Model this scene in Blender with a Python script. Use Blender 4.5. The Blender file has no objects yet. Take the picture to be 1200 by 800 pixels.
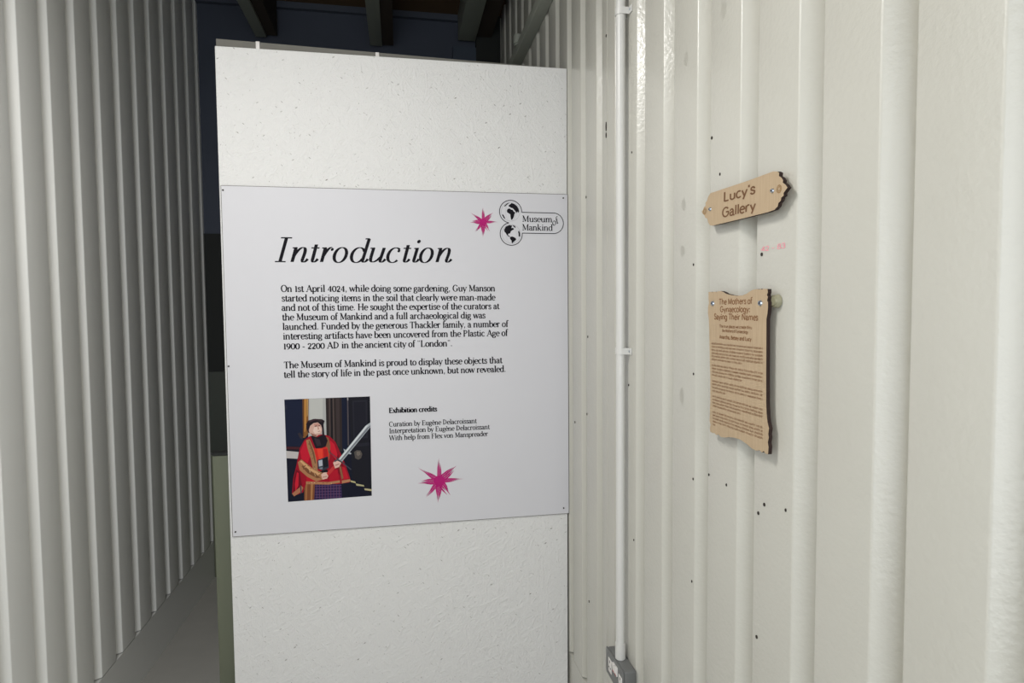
import bpy, bmesh, math, random
from mathutils import Vector, Matrix
random.seed(7)
C = bpy.context.scene.collection
SC = bpy.context.scene

# ------------------------------------------------------------ camera
def look(yaw, pitch, roll):
    cy, sy, cp, sp = math.cos(yaw), math.sin(yaw), math.cos(pitch), math.sin(pitch)
    fw = Vector((sy*cp, cy*cp, -sp)); rt = Vector((cy, -sy, 0)); up = rt.cross(fw)
    cr, sr = math.cos(roll), math.sin(roll)
    return fw, rt*cr + up*sr, -rt*sr + up*cr
cam = bpy.data.cameras.new('camera'); camo = bpy.data.objects.new('camera', cam); C.objects.link(camo)
fw, rt, up = look(0.1808005, 0.0503176, -0.0085692)
m = Matrix((( rt.x, up.x, -fw.x), (rt.y, up.y, -fw.y), (rt.z, up.z, -fw.z))).to_4x4()
m.translation = Vector((-0.626872, -2.237733, 1.545095))
camo.matrix_world = m
cam.sensor_width = 36.0; cam.lens = 716.94/1200*36.0; cam.clip_start = 0.02
SC.camera = camo

# ------------------------------------------------------------ light
SC.view_settings.view_transform = 'Standard'
try: SC.view_settings.look = 'None'
except Exception: pass
SC.view_settings.gamma = 1.0; SC.view_settings.use_curve_mapping = False
SC.view_settings.exposure = -0.06
w = bpy.data.worlds.new('world'); SC.world = w; w.use_nodes = True
bg = w.node_tree.nodes['Background']; bg.inputs[0].default_value = (0.94, 0.97, 1.0, 1); bg.inputs[1].default_value = 0.55

def area(name, loc, target, sx, sy, power, col):
    l = bpy.data.lights.new(name, 'AREA'); l.shape = 'RECTANGLE'; l.size = sx; l.size_y = sy
    l.energy = power; l.color = col
    o = bpy.data.objects.new(name, l); C.objects.link(o); o.location = loc
    o.rotation_euler = (Vector(target)-Vector(loc)).to_track_quat('-Z', 'Y').to_euler()
    return o
# ceiling batten running along the room (outside the frame, left of and above the camera)
bat = area('batten_lamp', (-1.30, -1.36, 2.80), (-1.20, -1.30, 1.6), 0.045, 0.6, 24, (1.0, 0.98, 0.955))
# unseen fill light added behind the camera to brighten the room
fill = area('fill_light', (-0.95, -3.5, 1.5), (-0.7, 0, 1.1), 1.5, 2.2, 30, (0.90, 0.95, 1.0))

# ------------------------------------------------------------ helpers
def lin(c):
    return tuple(((v/255.0)/12.92 if v/255.0 <= 0.04045 else ((v/255.0+0.055)/1.055)**2.4) for v in c)
MATS = {}
def mat(name, rgb, rough=0.6, metal=0.0, spec=0.5, coat=0.0, noise=None, bump=None, srgb=True):
    """noise=(scale, amount) colour mottling; bump=(scale, strength, distance)"""
    mt = bpy.data.materials.new(name); mt.use_nodes = True
    nt = mt.node_tree; b = nt.nodes['Principled BSDF']
    col = lin(rgb) if srgb else rgb
    b.inputs['Base Color'].default_value = (*col, 1); b.inputs['Roughness'].default_value = rough
    b.inputs['Metallic'].default_value = metal
    b.inputs['Specular IOR Level'].default_value = spec
    b.inputs['Coat Weight'].default_value = coat
    tc = nt.nodes.new('ShaderNodeTexCoord')
    if noise:
        n = nt.nodes.new('ShaderNodeTexNoise'); n.inputs['Scale'].default_value = noise[0]; n.inputs['Detail'].default_value = 5
        nt.links.new(tc.outputs['Object'], n.inputs['Vector'])
        mx = nt.nodes.new('ShaderNodeMix'); mx.data_type = 'RGBA'
        k = noise[1]
        mx.inputs[6].default_value = (*[v*(1-k) for v in col], 1); mx.inputs[7].default_value = (*[min(1, v*(1+k)) for v in col], 1)
        nt.links.new(n.outputs['Fac'], mx.inputs[0]); nt.links.new(mx.outputs[2], b.inputs['Base Color'])
    if bump:
        n = nt.nodes.new('ShaderNodeTexNoise'); n.inputs['Scale'].default_value = bump[0]; n.inputs['Detail'].default_value = 4
        nt.links.new(tc.outputs['Object'], n.inputs['Vector'])
        bp = nt.nodes.new('ShaderNodeBump'); bp.inputs['Strength'].default_value = bump[1]; bp.inputs['Distance'].default_value = bump[2]
        nt.links.new(n.outputs['Fac'], bp.inputs['Height']); nt.links.new(bp.outputs['Normal'], b.inputs['Normal'])
    MATS[name] = mt
    return mt

def link_obj(name, bm, mats, parent=None, smooth=False, angle=40):
    me = bpy.data.meshes.new(name); bm.normal_update(); bm.to_mesh(me); bm.free()
    for x in (mats if isinstance(mats, (list, tuple)) else [mats]): me.materials.append(x)
    o = bpy.data.objects.new(name, me); C.objects.link(o)
    if smooth:
        for p in me.polygons: p.use_smooth = True
        try: me.set_sharp_from_angle(angle=math.radians(angle))
        except Exception: pass
    if parent: o.parent = parent; o.matrix_parent_inverse = parent.matrix_world.inverted() if False else Matrix.Translation(-Vector(parent.location))
    return o
def box_bm(x0, x1, y0, y1, z0, z1, bevel=0.0, bm=None, seg=2):
    own = bm is None
    if own: bm = bmesh.new()
    r = bmesh.ops.create_cube(bm, size=1.0)
    for v in r['verts']:
        v.co = Vector(((x0+x1)/2+v.co.x*(x1-x0), (y0+y1)/2+v.co.y*(y1-y0), (z0+z1)/2+v.co.z*(z1-z0)))
    if bevel > 0:
        es = set(e for v in r['verts'] for e in v.link_edges)
        bmesh.ops.bevel(bm, geom=list(es), offset=bevel, segments=seg, affect='EDGES', profile=0.6)
    return bm
def box(name, a, m_, parent=None, bevel=0.0):
    return link_obj(name, box_bm(*a, bevel=bevel), m_, parent, smooth=bevel > 0)
def disc_bm(center, axis, r, depth, n=16, bm=None, r2=None):
    if bm is None: bm = bmesh.new()
    q = Vector((0, 0, 1)).rotation_difference(Vector(axis)).to_matrix().to_4x4(); q.translation = Vector(center)
    bmesh.ops.create_cone(bm, cap_ends=True, segments=n, radius1=r, radius2=(r if r2 is None else r2), depth=depth, matrix=q)
    return bm
def empty(name, loc):
    o = bpy.data.objects.new(name, None); C.objects.link(o); o.location = loc; return o
def tag(o, label, cat, group=None):
    o['label'] = label; o['category'] = cat
    if group: o['group'] = group
    return o
def struct(o): o['kind'] = 'structure'; return o

# ------------------------------------------------------------ materials
def board_material():
    mt = bpy.data.materials.new('white_painted_chipboard'); mt.use_nodes = True
    nt = mt.node_tree; N = nt.nodes; L = nt.links; b = N['Principled BSDF']
    b.inputs['Roughness'].default_value = 0.55
    tc = N.new('ShaderNodeTexCoord')
    # wood strands pressed into the board, running every way
    hs = None
    for ang, sc, seed in ((25, (11, 11, 50), 1.0), (-50, (12, 12, 56), 5.0), (95, (10, 10, 46), 9.0), (60, (12, 12, 60), 13.0)):
        rt_ = N.new('ShaderNodeMapping'); rt_.inputs['Rotation'].default_value = (0, math.radians(ang), 0)
        L.new(tc.outputs['Object'], rt_.inputs['Vector'])
        mp = N.new('ShaderNodeMapping'); mp.inputs['Scale'].default_value = sc; mp.inputs['Location'].default_value = (seed, seed, seed)
        L.new(rt_.outputs['Vector'], mp.inputs['Vector'])
        nz = N.new('ShaderNodeTexNoise'); nz.inputs['Scale'].default_value = 1.6; nz.inputs['Detail'].default_value = 5; nz.inputs['Roughness'].default_value = 0.62
        L.new(mp.outputs['Vector'], nz.inputs['Vector'])
        if hs is None: hs = nz.outputs['Fac']
        else:
            a = N.new('ShaderNodeMath'); a.operation = 'MAXIMUM'; L.new(hs, a.inputs[0]); L.new(nz.outputs['Fac'], a.inputs[1]); hs = a.outputs[0]
    bp = N.new('ShaderNodeBump'); bp.inputs['Strength'].default_value = 1.0; bp.inputs['Distance'].default_value = 0.0065
    L.new(hs, bp.inputs['Height'])
    # small open pits where the paint did not reach
    acc = None
    for ang, sc, scale, thr, w0, w1 in ((30, (1, 1, 2.4), 20, 0.45, 0.05, 0.12), (-40, (1, 1, 4.6), 22, 0.5, 0.05, 0.13), (80, (1, 1, 2.6), 55, 0.60, 0.06, 0.15)):
        rt_ = N.new('ShaderNodeMapping'); rt_.inputs['Rotation'].default_value = (0, math.radians(ang), 0); L.new(tc.outputs['Object'], rt_.inputs['Vector'])
        mp = N.new('ShaderNodeMapping'); mp.inputs['Scale'].default_value = sc; L.new(rt_.outputs['Vector'], mp.inputs['Vector'])
        vo = N.new('ShaderNodeTexVoronoi'); vo.feature = 'F1'; vo.inputs['Scale'].default_value = scale; L.new(mp.outputs['Vector'], vo.inputs['Vector'])
        cr = N.new('ShaderNodeMapRange'); cr.inputs[1].default_value = w0; cr.inputs[2].default_value = w1; cr.inputs[3].default_value = 1; cr.inputs[4].default_value = 0
        L.new(vo.outputs['Distance'], cr.inputs[0])
        sel = N.new('ShaderNodeSeparateColor'); L.new(vo.outputs['Color'], sel.inputs[0])
        gt = N.new('ShaderNodeMapRange'); gt.inputs[1].default_value = thr; gt.inputs[2].default_value = 1.0; gt.inputs[3].default_value = 0; gt.inputs[4].default_value = 1.0; L.new(sel.outputs[0], gt.inputs[0])
        mu = N.new('ShaderNodeMath'); mu.operation = 'MULTIPLY'; L.new(cr.outputs[0], mu.inputs[0]); L.new(gt.outputs[0], mu.inputs[1])
        if acc is None: acc = mu
        else:
            q = N.new('ShaderNodeMath'); q.operation = 'MAXIMUM'; L.new(acc.outputs[0], q.inputs[0]); L.new(mu.outputs[0], q.inputs[1]); acc = q
    m2 = acc
    mx = N.new('ShaderNodeMix'); mx.data_type = 'RGBA'
    mx.inputs[6].default_value = (*lin((229, 228, 226)), 1); mx.inputs[7].default_value = (*lin((120, 114, 104)), 1)
    L.new(m2.outputs[0], mx.inputs[0]); L.new(mx.outputs[2], b.inputs['Base Color'])
    L.new(bp.outputs['Normal'], b.inputs['Normal'])
    return mt
M_board = board_material()

def wall_material():
    mt = bpy.data.materials.new('cream_painted_steel'); mt.use_nodes = True
    nt = mt.node_tree; N = nt.nodes; L = nt.links; b = N['Principled BSDF']
    b.inputs['Roughness'].default_value = 0.27; b.inputs['Specular IOR Level'].default_value = 0.6
    tc = N.new('ShaderNodeTexCoord')
    n1 = N.new('ShaderNodeTexNoise'); n1.inputs['Scale'].default_value = 2.3; n1.inputs['Detail'].default_value = 3; L.new(tc.outputs['Object'], n1.inputs['Vector'])
    mx = N.new('ShaderNodeMix'); mx.data_type = 'RGBA'
    mx.inputs[6].default_value = (*lin((194, 192, 182)), 1); mx.inputs[7].default_value = (*lin((203, 201, 192)), 1)
    L.new(n1.outputs['Fac'], mx.inputs[0]); L.new(mx.outputs[2], b.inputs['Base Color'])
    n2 = N.new('ShaderNodeTexNoise'); n2.inputs['Scale'].default_value = 110; n2.inputs['Detail'].default_value = 2; L.new(tc.outputs['Object'], n2.inputs['Vector'])
    n3 = N.new('ShaderNodeTexNoise'); n3.inputs['Scale'].default_value = 14; n3.inputs['Detail'].default_value = 2; L.new(tc.outputs['Object'], n3.inputs['Vector'])
    b1 = N.new('ShaderNodeBump'); b1.inputs['Strength'].default_value = 0.5; b1.inputs['Distance'].default_value = 0.0014; L.new(n2.outputs['Fac'], b1.inputs['Height'])
    b2 = N.new('ShaderNodeBump'); b2.inputs['Strength'].default_value = 0.35; b2.inputs['Distance'].default_value = 0.003; L.new(n3.outputs['Fac'], b2.inputs['Height'])
    L.new(b1.outputs['Normal'], b2.inputs['Normal']); L.new(b2.outputs['Normal'], b.inputs['Normal'])
    return mt
M_wall = wall_material()
M_wallw = mat('white_painted_steel', (236, 236, 232), 0.35)

def wood_material():
    mt = bpy.data.materials.new('laser_cut_birch_ply'); mt.use_nodes = True
    nt = mt.node_tree; N = nt.nodes; L = nt.links; b = N['Principled BSDF']
    b.inputs['Roughness'].default_value = 0.6
    tc = N.new('ShaderNodeTexCoord')
    mp = N.new('ShaderNodeMapping'); mp.inputs['Scale'].default_value = (1, 90, 7); L.new(tc.outputs['Object'], mp.inputs['Vector'])
    n1 = N.new('ShaderNodeTexNoise'); n1.inputs['Scale'].default_value = 3; n1.inputs['Detail'].default_value = 6; L.new(mp.outputs['Vector'], n1.inputs['Vector'])
    mx = N.new('ShaderNodeMix'); mx.data_type = 'RGBA'
    mx.inputs[6].default_value = (*lin((172, 148, 118)), 1); mx.inputs[7].default_value = (*lin((194, 172, 142)), 1)
    L.new(n1.outputs['Fac'], mx.inputs[0]); L.new(mx.outputs[2], b.inputs['Base Color'])
    return mt
M_wood = wood_material()
M_char = mat('laser_charred_edge', (44, 26, 20), 0.8)
M_engrave = mat('engraved_brown', (136, 98, 66), 0.8)
M_engdark = mat('deep_engraved_brown', (112, 78, 50), 0.8)
M_poster = mat('poster_paper', (213, 212, 216), 0.5, noise=(1.3, 0.012), bump=(5, 0.25, 0.004))
M_postedge_shade = mat('poster_cut_edge_and_shadow_line', (92, 86, 80), 0.8)  # sheet sides, and the shadow line painted on the front rim
M_ink = mat('black_ink', (24, 22, 28), 0.75, spec=0.15)
M_inkgrey = mat('grey_ink', (168, 168, 172), 0.55)
M_magenta = mat('magenta_ink', (180, 26, 112), 0.6, spec=0.2, noise=(60, 0.12))
M_magdark = mat('dark_plum_ink', (104, 30, 74), 0.5)
M_pin = mat('dark_pin', (48, 44, 40), 0.5, metal=0.4)
M_pipe = mat('white_pvc_conduit', (212, 211, 207), 0.32, noise=(8, 0.02))
M_grey = mat('grey_enamelled_steel', (112, 113, 112), 0.42, bump=(90, 0.2, 0.0006))
M_white = mat('white_plastic', (228, 224, 220), 0.35)
M_red = mat('red_marker', (176, 40, 36), 0.5)
M_navy = mat('navy_painted_board', (66, 72, 86), 0.7, noise=(3, 0.15))
M_steelgg = mat('grey_green_painted_steel', (160, 163, 152), 0.55, noise=(9, 0.06))
M_joist = mat('grey_green_painted_joist', (138, 143, 132), 0.6, noise=(6, 0.08))
M_ply = mat('dark_brown_ply', (84, 64, 40), 0.8, noise=(5, 0.3))
M_dado = mat('olive_grey_panel', (106, 110, 92), 0.7, noise=(4, 0.06))
M_darkvoid = mat('black_painted_board', (34, 36, 34), 0.8)
M_floor = mat('grey_vinyl_floor', (172, 170, 164), 0.5, noise=(12, 0.06))
M_timber = mat('grey_primed_timber', (112, 110, 103), 0.7, noise=(14, 0.1))
M_screw = mat('zinc_screw', (178, 186, 196), 0.28, metal=0.9)
M_screwdark = mat('screw_recess', (40, 42, 50), 0.6, metal=0.5)
M_brass = mat('brass_screw', (120, 96, 60), 0.4, metal=0.7)
M_spacer = mat('clear_olive_spacer', (150, 146, 120), 0.12, spec=0.8, coat=0.6)
M_hole = mat('rusty_screw_hole', (44, 36, 30), 0.85)
M_scuff = mat('grey_scuff', (180, 178, 168), 0.45, noise=(120, 0.08))
M_pink = mat('pink_marker', (240, 148, 164), 0.6)

# ------------------------------------------------------------ setting
Y_BACK, Y_FRONT, X_LEFT, Z_CEIL = 1.55, -3.3, -1.72, 3.32
floor = struct(box('floor', (X_LEFT-0.1, 0.08, Y_FRONT, Y_BACK+0.1, -0.1, 0.0), M_floor))
ceiling = struct(box('ceiling', (X_LEFT-0.1, 0.08, Y_FRONT, Y_BACK+0.1, Z_CEIL, Z_CEIL+0.05), M_ply))

def rounded(pts, r, n=3):
    out = [pts[0]]
    for i in range(1, len(pts)-1):
        p0, p1, p2 = Vector(pts[i-1]), Vector(pts[i]), Vector(pts[i+1])
        a = p1+(p0-p1).normalized()*min(r, (p0-p1).length*0.45); b = p1+(p2-p1).normalized()*min(r, (p2-p1).length*0.45)
        for k in range(n+1):
            t = k/n; out.append(tuple(a*(1-t)**2+p1*2*t*(1-t)+b*t*t))
    out.append(pts[-1]); return out
def corrugated(name, sign, xf, y0, y1, z0, z1, far_edges, mt, depth=0.030, width=0.057):
    """trapezoidal sheet; proud flats at x = xf, grooves cut away from the room"""
    prof = [(y1, 0.0)]
    for yk in far_edges:
        prof += [(yk, 0), (yk-0.026, depth*1.2), (yk-0.036, depth*1.2), (yk-width, 0)]
    prof += [(y0, 0.0)]
    prof = rounded(prof, 0.0028, 3)
    bm = bmesh.new(); rows = []
    nz = 1
    for z in (z0, z1):
        rows.append([bm.verts.new((xf+sign*d, y, z)) for y, d in prof])
    for i in range(len(prof)-1):
        f = bm.faces.new((rows[0][i], rows[0][i+1], rows[1][i+1], rows[1][i])); f.smooth = True
    # back sheet so the wall has body
    back = [[bm.verts.new((xf+sign*(depth+0.025), y, z)) for y in (y1, y0)] for z in (z0, z1)]
    bm.faces.new((back[0][1], back[0][0], back[1][0], back[1][1]))
    for z, rr, bb in ((0, rows[0], back[0]), (1, rows[1], back[1])):
        pass
    o = link_obj(name, bm, mt); return o
edges_r = [-1.35+0.1691*k for k in range(-10, 18)]
edges_r = [e for e in edges_r if Y_FRONT+0.1 < e < Y_BACK-0.02]
RAIL_Z = 0.2165
wall_right = struct(corrugated('wall_right', 1, 0.0, Y_FRONT, Y_BACK, RAIL_Z+0.003, Z_CEIL, sorted(edges_r, reverse=True), M_wall))
wall_left = struct(corrugated('wall_left', -1, X_LEFT, Y_FRONT, Y_BACK, RAIL_Z+0.003, Z_CEIL, sorted(edges_r, reverse=True), M_wallw))
struct(box('baseboard_right', (0.001, 0.05, Y_FRONT, Y_BACK, 0.0, RAIL_Z-0.001), M_wall))
struct(box('baseboard_left', (X_LEFT-0.05, X_LEFT-0.001, Y_FRONT, Y_BACK, 0.0, RAIL_Z-0.001), M_wallw))
for nm, xa in (('joint_backing_1', 0.033), ('joint_backing_2', X_LEFT-0.048)):
    struct(box(nm, (xa, xa+0.015, Y_FRONT, Y_BACK, RAIL_Z-0.001, RAIL_Z+0.02), M_darkvoid))  # dark backing added behind the joint to keep outside light from showing
wall_back = struct(box('wall_back', (X_LEFT-0.05, 0.05, Y_BACK, Y_BACK+0.05, 0, Z_CEIL), M_navy))
# lower part of the back wall: black band, two olive panels with an open joint
box('panel', (X_LEFT, 0.0, Y_BACK-0.010, Y_BACK, 1.2072, 2.0), M_darkvoid, wall_back)
box('panel', (X_LEFT, 0.0, Y_BACK-0.018, Y_BACK, 0.738, 1.2072), mat('grey_panel', (72, 76, 70), 0.7), wall_back, bevel=0.004)
box('panel', (X_LEFT, 0.0, Y_BACK-0.018, Y_BACK, 0.0, 0.730), M_dado, wall_back, bevel=0.004)
# plate under the ceiling on the back wall and the dark post in the corner
box('wall_plate', (X_LEFT, 0.0, Y_BACK-0.03, Y_BACK, 3.285, Z_CEIL), mat('slate_plate', (70, 76, 88), 0.6), wall_back)
box('corner_post', (-0.147, 0.0, Y_BACK-0.05, Y_BACK, 2.0, Z_CEIL), M_darkvoid, wall_back)
box('joist_hanger', (-0.287, -0.147, Y_BACK-0.04, Y_BACK, 3.0, 3.131), mat('slate_hanger', (62, 72, 86), 0.6), wall_back)

# joists running along the room under the ceiling: children of the ceiling, alike pieces
for (x0, x1, zb) in ((-1.402, -1.343, 3.105), (-0.771, -0.701, 3.10), (-0.255, -0.152, 3.165)):
    box('joist', (x0, x1, Y_FRONT+0.1, Y_BACK-0.04, zb, Z_CEIL), M_joist, ceiling, bevel=0.003)
for (x0, x1, zb) in ((-1.343, -1.285, 3.12), (-0.701, -0.637, 3.11), (-0.152, -0.055, 3.19)):
    box('noggin', (x0, x1, Y_FRONT+0.1, Y_BACK-0.04, zb, Z_CEIL), mat('dark_stained_timber', (48, 40, 30), 0.8), ceiling)

# marks on the corrugated wall --------------------------------------------------
def wdisc(y, z, r, mt, name='screw_hole', x=0.0, elong=1.0):
    bm = disc_bm((0, 0, 0), (1, 0, 0), r, 0.0016, 10)
    for v in bm.verts: v.co.z *= elong
    for v in bm.verts: v.co += Vector((x-0.0006, y, z))
    return link_obj(name, bm, mt, wall_right)
SCUFFS = [(-0.9591, 2.0936, 0.009, 0.016), (-1.1158, 2.1222, 0.010, 0.018), (-0.9508, 1.7787, 0.009, 0.014), (-0.9468, 1.6759, 0.010, 0.013), (-0.9468, 1.3495, 0.010, 0.020)]
HOLES = [(-0.433, 2.3696), (-0.6414, 1.9709), (-1.0764, 1.8901), (-1.1096, 1.8105), (-0.2275, 1.9259), (-1.255, 1.6399),
 (-1.0013, 1.641), (-1.0045, 1.4043), (-0.6212, 1.3346), (-0.2429, 1.4543), (-0.2312, 1.1883), (-0.0848, 1.134), (-1.0056, 1.1733),
 (-1.0749, 1.2011), (-1.1442, 1.1991), (-1.2718, 1.2), (-1.254, 1.1788), (-1.3323, 1.2096), (-0.6609, 0.9085), (-1.0027, 0.9426),
 (-1.2532, 0.9506), (-0.2506, 0.5391)]
for i, (y, z) in enumerate(HOLES):
    big = z in (1.8901, 1.6399, 1.3346, 0.9506, 1.1788, 1.2)
    wdisc(y, z, (0.0027 if big else 0.0019) if y < -0.5 else 0.003, M_hole, elong=1.5 if not big else 1.2)
for z, e in ((2.101, 3.4), (2.075, 2.0)):
    wdisc(-0.4323, z, 0.0042, M_hole, 'rust_spot', elong=e)

for y, z, w_, h_ in SCUFFS:
    bm = bmesh.new(); r0 = random.Random(int(z*1000))
    vs = [bm.verts.new((-0.0003, y+w_*math.cos(t)*(0.8+0.3*r0.random()), z+h_*math.sin(t)*(0.8+0.3*r0.random()))) for t in [i*math.pi/5 for i in range(10)]]
    bm.faces.new(vs); link_obj('scuff_mark', bm, M_scuff, wall_right)
box('panel_seam', (-0.0012, 0.0, -0.4418, -0.4398, RAIL_Z+0.01, Z_CEIL-0.01), M_wall, wall_right)
# ------------------------------------------------------------ lettering
class Pen:
    """flat lettering: variable-width strokes collected into one mesh"""
    def __init__(s, origin, ux, uz, nrm):
        s.o, s.ux, s.uz, s.n = Vector(origin), Vector(ux), Vector(uz), Vector(nrm)
        s.v, s.f = [], []
    def P(s, x, y): return s.o+s.ux*x+s.uz*y
    def poly(s, pts):
        b = len(s.v); e = s.n*(1.5e-6*(len(s.f) % 60)); s.v += [s.P(*p)+e for p in pts]; s.f.append(tuple(range(b, b+len(pts))))
    def strip(s, pts, ws, T):
        n = len(pts); L, R = [], []
        for i in range(n):
            a = pts[max(0, i-1)]; b = pts[min(n-1, i+1)]
            dx, dy = b[0]-a[0], b[1]-a[1]; l = math.hypot(dx, dy) or 1e-9
            nx, ny = -dy/l*ws[i]/2, dx/l*ws[i]/2
            L.append(T(pts[i][0]+nx, pts[i][1]+ny)); R.append(T(pts[i][0]-nx, pts[i][1]-ny))
        for i in range(n-1): s.poly([L[i], R[i], R[i+1], L[i+1]])
    def build(s, name, mt, parent, off=0.0004):
        me = bpy.data.meshes.new(name); me.from_pydata([tuple(v+s.n*off) for v in s.v], [], s.f); me.update()
        bm = bmesh.new(); bm.from_mesh(me)
        for f in bm.faces:
            f.normal_update()
            if f.normal.dot(s.n) < 0: f.normal_flip()
        bm.to_mesh(me); bm.free()
        me.materials.append(mt); o = bpy.data.objects.new(name, me); C.objects.link(o)
        if parent: o.parent = parent; o.matrix_parent_inverse = Matrix.Translation(-Vector(parent.location))
        return o

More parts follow.
